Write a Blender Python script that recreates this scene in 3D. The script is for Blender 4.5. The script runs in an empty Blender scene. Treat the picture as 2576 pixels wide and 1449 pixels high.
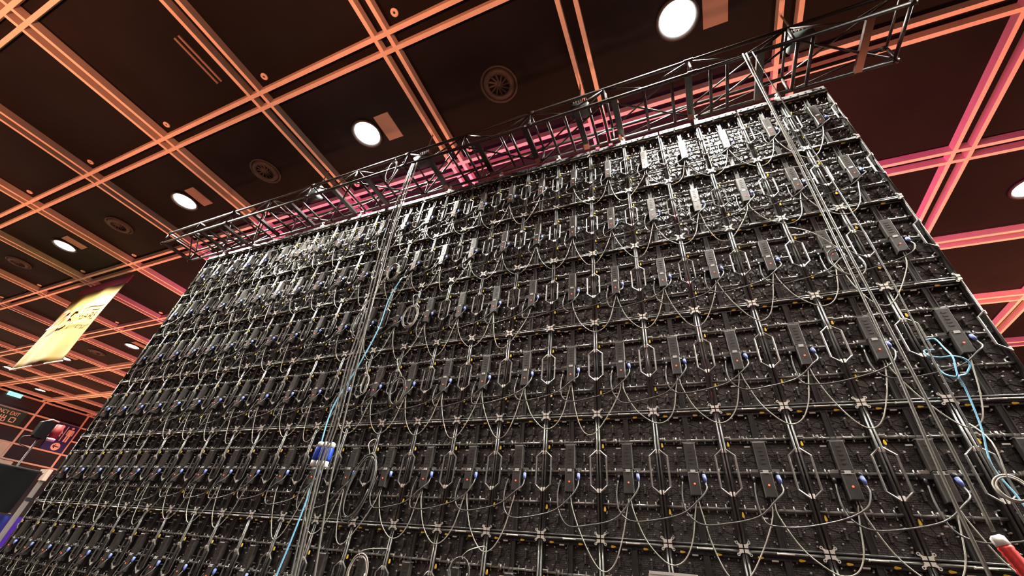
import bpy, math, random
from mathutils import Matrix, Vector
random.seed(7)
scene = bpy.context.scene
col = scene.collection

# ------------------------------------------------------------------ camera, world, exposure
CAM = Vector((0.811, -3.710, 1.624))
RIGHT = Vector((0.91972, 0.38019, 0.09784))
DOWN = Vector((-0.15503, 0.58072, -0.79921))
FWD = Vector((-0.36067, 0.71988, 0.59304))
cam_data = bpy.data.cameras.new('camera')
cam_data.sensor_fit = 'HORIZONTAL'
cam_data.sensor_width = 36.0
cam_data.lens = 1016.16 / 2576 * 36.0
cam_data.clip_start = 0.05
cam_data.clip_end = 200
cam = bpy.data.objects.new('camera', cam_data)
col.objects.link(cam)
up = -DOWN
cam.matrix_world = Matrix((
    (RIGHT.x, up.x, -FWD.x, CAM.x),
    (RIGHT.y, up.y, -FWD.y, CAM.y),
    (RIGHT.z, up.z, -FWD.z, CAM.z),
    (0, 0, 0, 1)))
scene.camera = cam

world = bpy.data.worlds.new('world')
scene.world = world
world.use_nodes = True
world.node_tree.nodes['Background'].inputs[0].default_value = (0.5, 0.42, 0.4, 1)
world.node_tree.nodes['Background'].inputs[1].default_value = 0.004
scene.view_settings.view_transform = 'Standard'
scene.view_settings.look = 'None'
scene.view_settings.gamma = 1.0
scene.view_settings.use_curve_mapping = False
scene.view_settings.exposure = 0.0
scene.cycles.use_denoising = True
scene.cycles.max_bounces = 3
scene.cycles.use_adaptive_sampling = True
scene.cycles.adaptive_threshold = 0.045
scene.cycles.diffuse_bounces = 2
scene.cycles.glossy_bounces = 2
scene.cycles.sample_clamp_indirect = 4.0

LAMP_W = 6500.0           # power of each ceiling floodlight along the wall
LAMP_W2 = 300.0           # the other floodlights, dimmed down
WASH_W = 3000.0            # power of each added, unseen orange uplighter
SCREEN = 15.0              # glow of the picture side of the video wall

H_BEAM, H_CEIL = 8.60, 8.745
BX, BY = 2.957, 2.612     # ceiling bay size
X0, Y0 = 0.056, -2.043    # one beam-pair crossing
ROOM_X0, ROOM_X1, ROOM_Y0, ROOM_Y1 = -39.3, 24.0, -17.5, 21.5

# ------------------------------------------------------------------ materials
def mat(name, color, rough=0.5, metal=0.0, emit=None, estr=0.0, spec=0.5, noise=0.0, nscale=8.0, bump=0.0, bscale=60.0, btype='NOISE', coat=0.0):
    m = bpy.data.materials.new(name)
    m.use_nodes = True
    nt = m.node_tree
    b = nt.nodes['Principled BSDF']
    b.inputs['Base Color'].default_value = (*color, 1)
    b.inputs['Roughness'].default_value = rough
    b.inputs['Metallic'].default_value = metal
    b.inputs['Specular IOR Level'].default_value = spec
    if coat:
        b.inputs['Coat Weight'].default_value = coat
    if emit:
        b.inputs['Emission Color'].default_value = (*emit, 1)
        b.inputs['Emission Strength'].default_value = estr
    if noise or bump:
        tc = nt.nodes.new('ShaderNodeTexCoord')
    if noise:
        n = nt.nodes.new('ShaderNodeTexNoise')
        n.inputs['Scale'].default_value = nscale
        n.inputs['Detail'].default_value = 4
        nt.links.new(tc.outputs['Object'], n.inputs['Vector'])
        r = nt.nodes.new('ShaderNodeValToRGB')
        r.color_ramp.elements[0].position = 0.3
        r.color_ramp.elements[1].position = 0.7
        r.color_ramp.elements[0].color = (*[max(0, c * (1 - noise)) for c in color], 1)
        r.color_ramp.elements[1].color = (*[min(1, c * (1 + noise)) for c in color], 1)
        nt.links.new(n.outputs['Fac'], r.inputs['Fac'])
        nt.links.new(r.outputs['Color'], b.inputs['Base Color'])
    if bump:
        if btype == 'NOISE':
            t = nt.nodes.new('ShaderNodeTexNoise')
            t.inputs['Scale'].default_value = bscale
            out = t.outputs['Fac']
        else:
            t = nt.nodes.new('ShaderNodeTexVoronoi')
            t.inputs['Scale'].default_value = bscale
            t.inputs['Randomness'].default_value = 0.25
            out = t.outputs['Distance']
        nt.links.new(tc.outputs['Object'], t.inputs['Vector'])
        bn = nt.nodes.new('ShaderNodeBump')
        bn.inputs['Strength'].default_value = bump
        bn.inputs['Distance'].default_value = 0.004
        nt.links.new(out, bn.inputs['Height'])
        nt.links.new(bn.outputs['Normal'], b.inputs['Normal'])
    return m

M = {}
M['frame'] = mat('cabinet_frame', (0.035, 0.034, 0.033), 0.38, 0.3, spec=0.6, noise=0.3, nscale=20)
M['module'] = mat('module_plastic', (0.062, 0.058, 0.053), 0.40, 0.0, spec=0.9, bump=0.9, bscale=75, btype='VORONOI', noise=0.25, nscale=15)
M['bar'] = mat('bar_metal', (0.25, 0.245, 0.23), 0.33, 0.6, noise=0.2, nscale=30)
M['box'] = mat('box_plastic', (0.042, 0.037, 0.032), 0.45, 0.0, spec=0.5, noise=0.2, nscale=25, bump=0.1, bscale=300)
M['spine'] = mat('spine_plastic', (0.05, 0.049, 0.046), 0.45, 0.1)
M['steel'] = mat('steel_plate', (0.78, 0.74, 0.67), 0.4, 0.3)
M['silver'] = mat('silver_tip', (0.82, 0.81, 0.78), 0.25, 0.4)
M['yellow'] = mat('yellow_latch', (0.85, 0.58, 0.05), 0.4)
M['sticker'] = mat('pale_label', (0.72, 0.70, 0.64), 0.5)
M['tab'] = mat('grey_tab', (0.55, 0.56, 0.53), 0.4)
M['blue'] = mat('blue_plug', (0.20, 0.27, 0.72), 0.35)
M['red'] = mat('red_indicator', (0.6, 0.02, 0.01), 0.4, emit=(1, 0.08, 0.03), estr=4.0)
M['screen'] = mat('screen_glow', (0.02, 0.02, 0.02), 0.5, emit=(1.0, 0.08, 0.40), estr=SCREEN)
M['screen_coral'] = mat('screen_glow_coral', (0.02, 0.02, 0.02), 0.5, emit=(1.0, 0.14, 0.12), estr=SCREEN * 0.4)
M['rim'] = mat('rim_metal', (0.11, 0.108, 0.10), 0.34, 0.45, noise=0.2, nscale=25)
M['datacable'] = mat('grey_cable', (0.38, 0.365, 0.31), 0.35)
M['powercable'] = mat('black_cable', (0.10, 0.098, 0.09), 0.28, spec=0.7)
M['bluecable'] = mat('blue_cable', (0.20, 0.50, 0.72), 0.4)
M['blackrubber'] = mat('black_rubber', (0.02, 0.02, 0.02), 0.45)
M['truss'] = mat('truss_metal', (0.042, 0.037, 0.035), 0.36, 0.6, noise=0.2, nscale=6)
M['bumper'] = mat('bumper_steel', (0.22, 0.215, 0.21), 0.4, 0.7, noise=0.2, nscale=12)
M['beam'] = mat('beam_paint', (0.80, 0.66, 0.55), 0.6, noise=0.06, nscale=3)
M['ceil'] = mat('black_ceiling', (0.0055, 0.0048, 0.0052), 0.8, spec=0.2, noise=0.3, nscale=1.2)
M['vent'] = mat('vent_paint', (0.028, 0.025, 0.024), 0.6)
M['darkhole'] = mat('dark_hole', (0.008, 0.008, 0.008), 0.8)
M['lamp'] = mat('lamp_lens', (1, 1, 1), 0.4, emit=(1.0, 0.96, 0.86), estr=40)
M['ring'] = mat('ring_paint', (0.75, 0.62, 0.52), 0.5)
M['flap'] = mat('flap_paint', (0.26, 0.18, 0.14), 0.6)
M['floor'] = mat('carpet', (0.030, 0.015, 0.011), 0.95, noise=0.25, nscale=30, spec=0.1)
M['hallwall'] = mat('hall_wall', (0.05, 0.035, 0.035), 0.8)
M['wallpanel'] = mat('dark_wall_panel', (0.020, 0.014, 0.018), 0.5, noise=0.2, nscale=2)
M['strip'] = mat('wall_strip', (0.80, 0.60, 0.48), 0.6)
M['cream'] = mat('cream_wall', (0.85, 0.70, 0.52), 0.7, noise=0.1, nscale=1)
M['signgreen'] = mat('sign_green', (0.015, 0.055, 0.035), 0.5)
M['signblue'] = mat('sign_blue', (0.03, 0.028, 0.16), 0.5)
M['signpale'] = mat('sign_pale', (0.95, 0.72, 0.58), 0.5)
M['exitglow'] = mat('exit_glow', (0.3, 0.9, 0.8), 0.5, emit=(0.25, 0.95, 0.85), estr=1.6)
M['exitmark'] = mat('exit_mark', (0.2, 0.6, 0.55), 0.5, emit=(0.1, 0.5, 0.42), estr=0.8)
M['banner'] = mat('banner_cloth', (0.16, 0.092, 0.013), 0.8, noise=0.08, nscale=1.0)
M['bannertop'] = mat('banner_sleeve', (0.30, 0.04, 0.10), 0.8)
M['bannerink'] = mat('banner_ink', (0.30, 0.07, 0.05), 0.7)
M['bannerink2'] = mat('banner_olive_ink', (0.42, 0.30, 0.10), 0.7)
M['alu'] = mat('aluminium', (0.62, 0.58, 0.55), 0.35, 0.8)
M['curtain'] = mat('black_curtain', (0.005, 0.005, 0.005), 0.9, spec=0.15)
M['bluecloth'] = mat('blue_cloth', (0.03, 0.07, 0.45), 0.7)
M['white'] = mat('white_plastic', (0.85, 0.84, 0.80), 0.4)
M['redplug'] = mat('red_plug', (0.65, 0.05, 0.05), 0.4)
M['ceeblue'] = mat('cee_blue', (0.03, 0.09, 0.55), 0.35)
M['hoist'] = mat('hoist_green', (0.012, 0.020, 0.016), 0.5)
M['redcloth'] = mat('red_housing', (0.22, 0.03, 0.025), 0.6)

# ------------------------------------------------------------------ mesh helpers
class MB:
    def __init__(s):
        s.v, s.f, s.m, s.sm = [], [], [], []
    def face(s, idx, mi=0, smooth=False):
        s.f.append(idx); s.m.append(mi); s.sm.append(smooth)
    def box(s, x0, x1, y0, y1, z0, z1, mi=0):
        b = len(s.v)
        s.v += [(x0, y0, z0), (x1, y0, z0), (x1, y1, z0), (x0, y1, z0), (x0, y0, z1), (x1, y0, z1), (x1, y1, z1), (x0, y1, z1)]
        for q in ((0, 3, 2, 1), (4, 5, 6, 7), (0, 1, 5, 4), (1, 2, 6, 5), (2, 3, 7, 6), (3, 0, 4, 7)):
            s.face([b + i for i in q], mi)
        return s
    def bevbox(s, x0, x1, y0, y1, z0, z1, c, mi=0):
        """box with the -y face chamfered by c"""
        b = len(s.v)
        s.v += [(x0, y1, z0), (x1, y1, z0), (x1, y1, z1), (x0, y1, z1),
                (x0, y0 + c, z0), (x1, y0 + c, z0), (x1, y0 + c, z1), (x0, y0 + c, z1),
                (x0 + c, y0, z0 + c), (x1 - c, y0, z0 + c), (x1 - c, y0, z1 - c), (x0 + c, y0, z1 - c)]
        s.face([b + i for i in (0, 3, 2, 1)], mi)
        for k in range(4):
            n = (k + 1) % 4
            s.face([b + k, b + n, b + 4 + n, b + 4 + k], mi)
            s.face([b + 4 + k, b + 4 + n, b + 8 + n, b + 8 + k], mi)
        s.face([b + 8 + i for i in range(4)], mi)
        return s
    def tube(s, pts, r, n=8, mi=0, smooth=True, cap=True):
        pts = [Vector(p) for p in pts]
        rs = r if isinstance(r, (list, tuple)) else [r] * len(pts)
        rings = []
        prev = None
        for i, p in enumerate(pts):
            t = (pts[min(i + 1, len(pts) - 1)] - pts[max(i - 1, 0)])
            t = t.normalized() if t.length > 1e-9 else Vector((0, 0, 1))
            if prev is None:
                a = Vector((0, 1, 0)) if abs(t.y) < 0.9 else Vector((1, 0, 0))
                u = t.cross(a).normalized()
            else:
                u = (prev - t * prev.dot(t))
                u = u.normalized() if u.length > 1e-6 else t.orthogonal().normalized()
            prev = u
            w = t.cross(u)
            ring = []
            for k in range(n):
                an = 2 * math.pi * (k + 0.5) / n
                ring.append(len(s.v))
                s.v.append(tuple(p + (u * math.cos(an) + w * math.sin(an)) * rs[i]))
            rings.append(ring)
        for a, b in zip(rings, rings[1:]):
            for k in range(n):
                m2 = (k + 1) % n
                s.face([a[k], a[m2], b[m2], b[k]], mi, smooth)
        if cap:
            s.face(rings[0][::-1], mi); s.face(rings[-1], mi)
        return s
    def lathe(s, prof, n=24, origin=(0, 0, 0), mi=0, smooth=True):
        """profile of (r, z) about the z axis"""
        ox, oy, oz = origin
        rings = []
        for r, z in prof:
            ring = []
            for k in range(n):
                an = 2 * math.pi * k / n
                ring.append(len(s.v)); s.v.append((ox + r * math.cos(an), oy + r * math.sin(an), oz + z))
            rings.append(ring)
        for a, b in zip(rings, rings[1:]):
            for k in range(n):
                m2 = (k + 1) % n
                s.face([a[k], a[m2], b[m2], b[k]], mi, smooth)
        return s
    def prism(s, outline, y0, y1, mi=0):
        """outline of (x, z), extruded along y"""
        b = len(s.v); n = len(outline)
        s.v += [(x, y0, z) for x, z in outline] + [(x, y1, z) for x, z in outline]
        s.face([b + i for i in range(n)], mi); s.face([b + n + i for i in range(n)][::-1], mi)
        for k in range(n):
            m2 = (k + 1) % n
            s.face([b + k, b + n + k, b + n + m2, b + m2], mi)
        return s
    def ringplate(s, cx, cz, ro, ri, y0, y1, n=10, mi=0):
        b = len(s.v)
        for k in range(n):
            c, q = math.cos(2 * math.pi * k / n), math.sin(2 * math.pi * k / n)
            s.v += [(cx + ro * c, y0, cz + ro * q), (cx + ri * c, y0, cz + ri * q), (cx + ro * c, y1, cz + ro * q), (cx + ri * c, y1, cz + ri * q)]
        for k in range(n):
            a, c = b + 4 * k, b + 4 * ((k + 1) % n)
            s.face([a, c, c + 1, a + 1], mi); s.face([a + 2, a + 3, c + 3, c + 2], mi)
            s.face([a, a + 2, c + 2, c], mi); s.face([a + 1, c + 1, c + 3, a + 3], mi)
        return s
    def shift(s, start, fn):
        for i in range(start, len(s.v)):
            s.v[i] = tuple(fn(Vector(s.v[i])))
        return s
    def mesh(s, name, mats):
        me = bpy.data.meshes.new(name)
        me.from_pydata(s.v, [], s.f)
        for m in (mats if isinstance(mats, (list, tuple)) else [mats]):
            me.materials.append(M[m])
        me.polygons.foreach_set('material_index', s.m)
        me.polygons.foreach_set('use_smooth', s.sm)
        me.update()
        return me

def put(name, me, parent=None, loc=(0, 0, 0), rot=None):
    o = bpy.data.objects.new(name, me)
    col.objects.link(o)
    o.parent = parent
    o.location = loc
    if rot: o.rotation_euler = rot
    return o
def empty(name, loc, rot=None):
    o = bpy.data.objects.new(name, None)
    col.objects.link(o)
    o.location = loc
    o.empty_display_size = 0.1
    if rot: o.rotation_euler = rot
    return o
def tag(o, label, cat, group=None):
    o['label'] = label; o['category'] = cat
    if group: o['group'] = group
    return o
def struct(o, label=None):
    o['kind'] = 'structure'
    if label: o['label'] = label
    return o
def smooth_path(pts, per=6):
    P = [Vector(p) for p in pts]
    P = [P[0] * 2 - P[1]] + P + [P[-1] * 2 - P[-2]]
    out = []
    for i in range(1, len(P) - 2):
        p0, p1, p2, p3 = P[i - 1:i + 3]
        for k in range(per):
            t = k / per
            out.append(0.5 * ((2 * p1) + (p2 - p0) * t + (2 * p0 - 5 * p1 + 4 * p2 - p3) * t * t + (3 * p1 - p0 - 3 * p2 + p3) * t ** 3))
    out.append(P[-2])
    return out

ORD = ('zeroth first second third fourth fifth sixth seventh eighth ninth tenth eleventh twelfth thirteenth fourteenth fifteenth sixteenth '
       'seventeenth eighteenth nineteenth twentieth twenty-first twenty-second twenty-third twenty-fourth twenty-fifth').split()

# ------------------------------------------------------------------ the hall
fl = struct(put('floor', MB().box(ROOM_X0, ROOM_X1, ROOM_Y0, ROOM_Y1, -0.2, 0).mesh('floor', 'floor')), 'dark carpeted exhibition hall floor')
struct(put('wall_right', MB().box(ROOM_X1, ROOM_X1 + 0.3, ROOM_Y0, ROOM_Y1, 0, 9.2).mesh('wall_right', 'hallwall')), 'dark hall wall at the end behind the truss')
struct(put('wall_back', MB().box(ROOM_X0, ROOM_X1, ROOM_Y1, ROOM_Y1 + 0.3, 0, 9.2).mesh('wall_back', 'hallwall')), 'dark hall wall beyond the video wall')
struct(put('wall_front', MB().box(ROOM_X0, ROOM_X1, ROOM_Y0 - 0.3, ROOM_Y0, 0, 9.2).mesh('wall_front', 'hallwall')), 'dark hall wall facing the back of the video wall')
ceiling = struct(put('ceiling', MB().box(ROOM_X0, ROOM_X1, ROOM_Y0, ROOM_Y1, H_CEIL, H_CEIL + 0.2).mesh('ceiling', 'ceil')), 'black hall ceiling behind a grid of paired orange-lit beams')
mbx = MB().box(ROOM_X0, ROOM_X1, -0.034, 0.034, H_BEAM, H_CEIL).mesh('beam_along', 'beam')
mby = MB().box(-0.034, 0.034, ROOM_Y0, ROOM_Y1, H_BEAM + 0.001, H_CEIL).mesh('beam_across', 'beam')
ky = [k for k in range(-6, 10) if ROOM_Y0 + .3 < Y0 + k * BY < ROOM_Y1 - .3]
kx = [k for k in range(-14, 9) if ROOM_X0 + .3 < X0 + k * BX < ROOM_X1 - .3]
for k in ky:
    for d in (-0.1225, 0.1225):
        put('beam', mbx, ceiling, (0, Y0 + k * BY + d, 0))
for k in kx:
    for d in (-0.1265, 0.1265):
        put('beam', mby, ceiling, (X0 + k * BX + d, 0, 0))

# the far end wall with its strips, panels and signs
XW = ROOM_X0
wall_left = struct(put('wall_left', MB().box(XW - 0.3, XW - 0.06, ROOM_Y0, ROOM_Y1, 0, 9.2).mesh('wall_left', 'hallwall')), 'far end wall of dark panels between pale orange strips')
ys = [Y0 + (k + 0.5) * BY * 1.0 + 0.06 for k in ky]
vy = sorted({round(8.47 + 2.6 * k, 3) for k in range(-9, 5)})
zs = [5.0, 5.89, 6.78, 7.70, 8.56]
for a, b in zip(zs, zs[1:]):
    pm = MB().box(0, 0.03, 0.06, 2.54, 0.04, b - a - 0.04).mesh('wall_panel', 'wallpanel')
    for y in vy:
        if y + 2.6 < ROOM_Y1:
            put('panel', pm, wall_left, (XW - 0.06, y, a))
hs = MB().box(0, 0.07, ROOM_Y0, ROOM_Y1, -0.045, 0.045).mesh('strip_h', 'strip')
vs = MB().box(0, 0.06, -0.055, 0.055, 4.95, 8.60).mesh('strip_v', 'strip')
for z in zs: put('strip', hs, wall_left, (XW - 0.06, 0, z))
for y in vy: put('strip', vs, wall_left, (XW - 0.06, y, 0))
put('dado_panel', MB().box(0, 0.03, ROOM_Y0, 9.15, 0, 4.93).mesh('dado', 'cream'), wall_left, (XW - 0.06, 0, 0))
put('dado_panel', MB().box(0, 0.03, ROOM_Y0, 8.40, 5.05, 5.84).mesh('dado2', 'cream'), wall_left, (XW - 0.02, 0, 0))

# ------------------------------------------------------------------ ceiling fittings
def lamp_mesh():
    ring = MB().lathe([(0.25, 0.0), (0.31, 0.0), (0.31, -0.05), (0.28, -0.06), (0.25, -0.02)], 28).mesh('lamp_ring', 'vent')
    lens = MB().lathe([(0.0, -0.045), (0.15, -0.04), (0.25, -0.02)], 28).mesh('lamp_lens', 'lamp')
    flap = MB().box(-0.17, 0.17, -0.27, 0.27, -0.02, 0.0).mesh('lamp_flap', 'flap')
    return ring, lens, flap
LR, LL, LF = lamp_mesh()
def flood(w):
    spot = bpy.data.lights.new('floodlight', 'SPOT')
    spot.energy = w
    spot.color = (1.0, 0.95, 0.86)
    spot.spot_size = math.radians(150)
    spot.spot_blend = 0.35
    spot.shadow_soft_size = 0.22
    return spot
spot_near, spot_far = flood(LAMP_W), flood(LAMP_W2)
LX = 1.535
shown = {(0, -0.735): 'blazing round ceiling floodlight above the bright end of the truss, largest in view',
         (-1, -0.735): 'blazing round ceiling floodlight above the middle of the video wall, second largest',
         (-2, -0.735): 'round ceiling floodlight above the far end of the truss',
         (-3, -0.735): 'round ceiling floodlight with a square orange flap, left of the truss end',
         (-4, 4.488): 'small oval ceiling floodlight close beside the edge of the video wall',
         (-5, 4.488): 'small ceiling floodlight peeping past the lower edge of the yellow banner',
         (-6, 4.488): 'tiny bright ceiling floodlight at the bottom corner of the yellow banner',
         (1, 4.488): 'round ceiling floodlight cut by the photo edge, past the wall'}
def fixture(x, y, label):
    t = empty('ceiling_floodlight', (x, y, H_CEIL))
    tag(t, label, 'ceiling light', 'round ceiling floodlights')
    put('ring', LR, t); put('lens', LL, t)
    put('flap', LF, t, (0.52, 0.02, 0))
for j in range(-3, 4):
    y = -0.735 + 5.224 * j
    for k in range(-6, 4):
        x = LX + 5.914 * k
        if not (ROOM_X0 + 1 < x < ROOM_X1 - 1 and ROOM_Y0 + 1 < y < ROOM_Y1 - 1): continue
        lo = bpy.data.objects.new('floodlight', spot_near if j == 0 else spot_far)
        col.objects.link(lo)
        lo.location = (x, y, H_CEIL - 0.08)
        key = (k, round(y, 3))
        lab = next((v for kk, v in shown.items() if kk[0] == k and abs(kk[1] - y) < 0.02), None)
        if lab: fixture(x, y, lab)
wash = bpy.data.lights.new('fill_uplight', 'SPOT')  # unseen upward spots, added to wash the ceiling beams orange; no fixtures built
wash.energy = WASH_W
wash.color = (1.0, 0.31, 0.155)
wash.spot_size = math.radians(84)
wash.spot_blend = 0.6
wash.shadow_soft_size = 0.4
for x in range(-36, 23, 6):
    for y in (-10.5, -6.2, 4.5, 11):
        lo = bpy.data.objects.new('fill_uplight', wash)
        col.objects.link(lo)
        lo.location = (x, y, 0.3)
        lo.rotation_euler = (math.pi, 0, 0)
fixture(-36.9, 7.10, 'tiny oval ceiling floodlight near the far wall, beside the green exit light')

def vent(x, y, label):
    t = empty('ceiling_vent', (x, y, H_CEIL)); tag(t, label, 'vent', 'round ceiling vents')
    put('outer_ring', MB().lathe([(0.33, 0), (0.34, -0.03), (0.31, -0.045), (0.29, -0.01), (0.285, 0.03)], 32).mesh('vent_ring', 'vent'), t)
    put('inner_ring', MB().lathe([(0.285, -0.005), (0.27, -0.05), (0.19, -0.07), (0.185, -0.02)], 32).mesh('vent_inner', 'vent'), t)
    put('hub', MB().lathe([(0.0, -0.05), (0.03, -0.048), (0.035, -0.02)], 12).mesh('vent_hub', 'vent'), t)
    bl = MB().box(0.03, 0.19, -0.014, 0.014, -0.045, -0.035).mesh('vent_blade', 'vent')
    for i in range(12):
        put('blade', bl, t, (0, 0, 0), (0.5, 0, 2 * math.pi * i / 12))
vent(LX - 2.957, -0.735, 'round black ceiling vent with radial blades, largest, above the truss middle')
vent(LX - 8.871, -0.735, 'round black ceiling vent above the left half of the truss')
vent(LX - 14.785, -0.735, 'round dark ceiling vent between two floodlights, left of the truss')
vent(LX - 20.7, -0.735, 'round dark ceiling vent above the yellow banner')
vent(LX - 26.6, 4.488, 'faint dark ceiling vent between the two small floodlights by the banner')
rm = MB().lathe([(0.018, 0.0), (0.02, -0.02), (0.055, -0.022), (0.065, -0.012), (0.065, 0)], 16).mesh('ring_fitting', 'ring')
rd = MB().lathe([(0.0, -0.012), (0.02, -0.012)], 10).mesh('ring_core', 'darkhole')
def pix(p):
    d = Vector(p) - CAM
    return 1288 + 1016.16 * d.dot(RIGHT) / d.dot(FWD), 724.5 + 1016.16 * d.dot(DOWN) / d.dot(FWD)
for kyy, where in ((0, 'near side of the truss'), (1, 'beams just beyond the truss'), (2, 'second beam pair past the truss')):
    nth = 0
    for kxx in range(2, -10, -1):
        p = (X0 + kxx * BX + 0.36, Y0 + kyy * BY - 0.30, H_CEIL)
        u, v = pix(p)
        if not (0 < u < 2576 and 0 < v < 1449) or (kyy == 2 and kxx > -4): continue
        nth += 1
        t = empty('sprinkler', p)
        tag(t, f'{ORD[nth]} small ceiling ring fitting from the right, {where}', 'sprinkler', 'ring fittings at beam crossings')
        put('ring', rm, t); put('core', rd, t)
t = empty('slot_diffuser', (-6.42, -2.99, H_CEIL)); tag(t, 'narrow twin-bar slot on the black ceiling beside a beam pair', 'vent')
for dx in (-0.06, 0.05):
    put('bar', MB().box(dx - 0.022, dx + 0.022, -0.42, 0.42, -0.03, 0).mesh('slot_bar', 'flap'), t)

# ------------------------------------------------------------------ the video wall: one cabinet's meshes
def arr(*a): return a
def frame_mesh(glow):
    fm = MB()
    fm.box(0.003, 0.022, 0.0, 0.080, 0.002, 0.998)
    fm.box(0.478, 0.497, 0.0, 0.080, 0.002, 0.998)
    fm.box(0.022, 0.478, -0.002, 0.080, 0.966, 0.998)
    fm.box(0.022, 0.478, 0.004, 0.080, 0.002, 0.016)
    fm.box(0.022, 0.478, 0.010, 0.016, 0.946, 0.966)
    fm.box(0.022, 0.032, 0.020, 0.032, 0.016, 0.966)
    fm.box(0.468, 0.478, 0.020, 0.032, 0.016, 0.966)
    fm.box(0.245, 0.255, 0.050, 0.075, 0.016, 0.966)
    for z in (0.25, 0.5, 0.75):
        fm.box(0.022, 0.478, 0.052, 0.075, z - 0.006, z + 0.006)
    # raised rounded rims along the seams
    for x in (0.0115, 0.4885):
        fm.tube([(x, -0.001, 0.032), (x, -0.001, 0.968)], 0.0085, 8, 2)
    fm.tube([(0.030, -0.004, 0.984), (0.470, -0.004, 0.984)], 0.0105, 8, 2)
    fm.tube([(0.030, 0.002, 0.0105), (0.470, 0.002, 0.0105)], 0.0075, 8, 2)
    fm.box(0.002, 0.498, 0.080, 0.086, 0.002, 0.998)
    b = len(fm.v); fm.v += [(0.004, 0.0865, 0.004), (0.004, 0.0865, 0.996), (0.496, 0.0865, 0.996), (0.496, 0.0865, 0.004)]; fm.face([b, b + 1, b + 2, b + 3], 1)
    return fm.mesh('cabinet_frame', ['frame', glow, 'rim'])
FRAME, FRAME_CORAL = frame_mesh('screen'), frame_mesh('screen_coral')

mm = MB()
mm.box(-0.112, 0.112, 0.060, 0.076, -0.117, 0.117)
for a in (-1, 1):
    mm.box(min(a * 0.112, a * 0.104), max(a * 0.112, a * 0.104), 0.050, 0.060, -0.117, 0.117)
    mm.box(-0.104, 0.104, 0.050, 0.060, min(a * 0.117, a * 0.109), max(a * 0.117, a * 0.109))
for i in range(8):
    an = i * math.pi / 4 + math.pi / 8
    L = 0.104 / max(abs(math.cos(an)), abs(math.sin(an)))
    s0 = len(mm.v)
    mm.box(0.02, L, 0.054, 0.060, -0.0022, 0.0022)
    c, q = math.cos(an), math.sin(an)
    mm.shift(s0, lambda v, c=c, q=q: (v.x * c - v.z * q, v.y, v.x * q + v.z * c))
mm.ringplate(0, 0, 0.034, 0.028, 0.053, 0.060, 10)
mm.box(-0.007, 0.007, 0.018, 0.060, -0.034, 0.022)
mm.box(-0.006, 0.006, 0.012, 0.040, 0.022, 0.034, 1)
for dx, dz in ((-0.085, 0.07), (0.085, 0.07), (-0.085, -0.08), (0.085, -0.08)):
    mm.box(dx - 0.004, dx + 0.004, 0.040, 0.060, dz - 0.006, dz + 0.006, 1)
MODULE = mm.mesh('module', ['module', 'silver'])

bm = MB()
bm.tube([(0.020, 0.018, 0), (0.480, 0.018, 0)], 0.0105, 10)
for x in (0.065, 0.135, 0.185, 0.315, 0.375, 0.44):
    bm.tube([(x - 0.006, 0.018, 0), (x + 0.006, 0.018, 0)], 0.0145, 8)
    bm.tube([(x, 0.022, -0.03), (x, 0.022, 0.03)], 0.0045, 6, 1)
    bm.box(x - 0.005, x + 0.005, 0.018, 0.06, -0.022, -0.014)
bm.tube([(0.155, 0.010, -0.02), (0.155, 0.010, 0.022)], 0.010, 8)
CROSSBAR = bm.mesh('crossbar', ['bar', 'silver'])

sm = MB()
sm.box(0.229, 0.271, 0.014, 0.052, 0.016, 0.968)
sm.box(0.229, 0.235, 0.006, 0.014, 0.016, 0.968)
sm.box(0.265, 0.271, 0.006, 0.014, 0.016, 0.968)
for z in (0.13, 0.86):
    sm.tube([(0.205, 0.03, z), (0.295, 0.03, z)], 0.007, 6)
SPINE = sm.mesh('spine', 'spine')

pm = MB()
pm.bevbox(0.210, 0.290, -0.046, 0.016, 0.322, 0.492, 0.006)
pm.bevbox(0.212, 0.288, -0.040, 0.016, 0.492, 0.510, 0.003)
pm.bevbox(0.208, 0.294, -0.036, 0.016, 0.510, 0.716, 0.006)
pm.box(0.200, 0.302, -0.030, 0.012, 0.716, 0.724, 1)
for i in range(5):
    pm.box(0.236, 0.266, -0.0375, -0.030, 0.555 + i * 0.03, 0.568 + i * 0.03)
pm.box(0.238, 0.244, -0.03, -0.018, 0.296, 0.322, 1); pm.box(0.254, 0.260, -0.03, -0.018, 0.296, 0.322, 1)
BOX = pm.mesh('power_box', ['box', 'bar'])
STRIP = MB().box(0.232, 0.268, -0.0475, -0.040, 0.486, 0.508).mesh('label_strip', 'tab')
INDICATOR = MB().tube([(0.250, -0.0495, 0.405), (0.250, -0.044, 0.405)], 0.0062, 10, smooth=False).mesh('indicator', 'red')
SOCKET = MB().tube([(0.165, -0.002, 0.468), (0.165, 0.0, 0.430)], 0.014, 10).box(0.148, 0.208, -0.012, 0.014, 0.466, 0.492).mesh('socket', 'blackrubber')
PLUG = (MB().tube([(0.322, -0.012, 0.500), (0.323, -0.020, 0.475)], 0.015, 10, 1)
        .tube([(0.323, -0.020, 0.477), (0.327, -0.030, 0.445), (0.329, -0.034, 0.420)], [0.0135, 0.0145, 0.009], 10)
        .box(0.317, 0.326, -0.0385, -0.028, 0.452, 0.472, 2).mesh('plug', ['blue', 'blackrubber', 'sticker']))
tb = MB().box(-0.026, 0.026, -0.004, 0.002, -0.010, 0.010)
TAB = tb.mesh('tab', 'tab')
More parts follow.
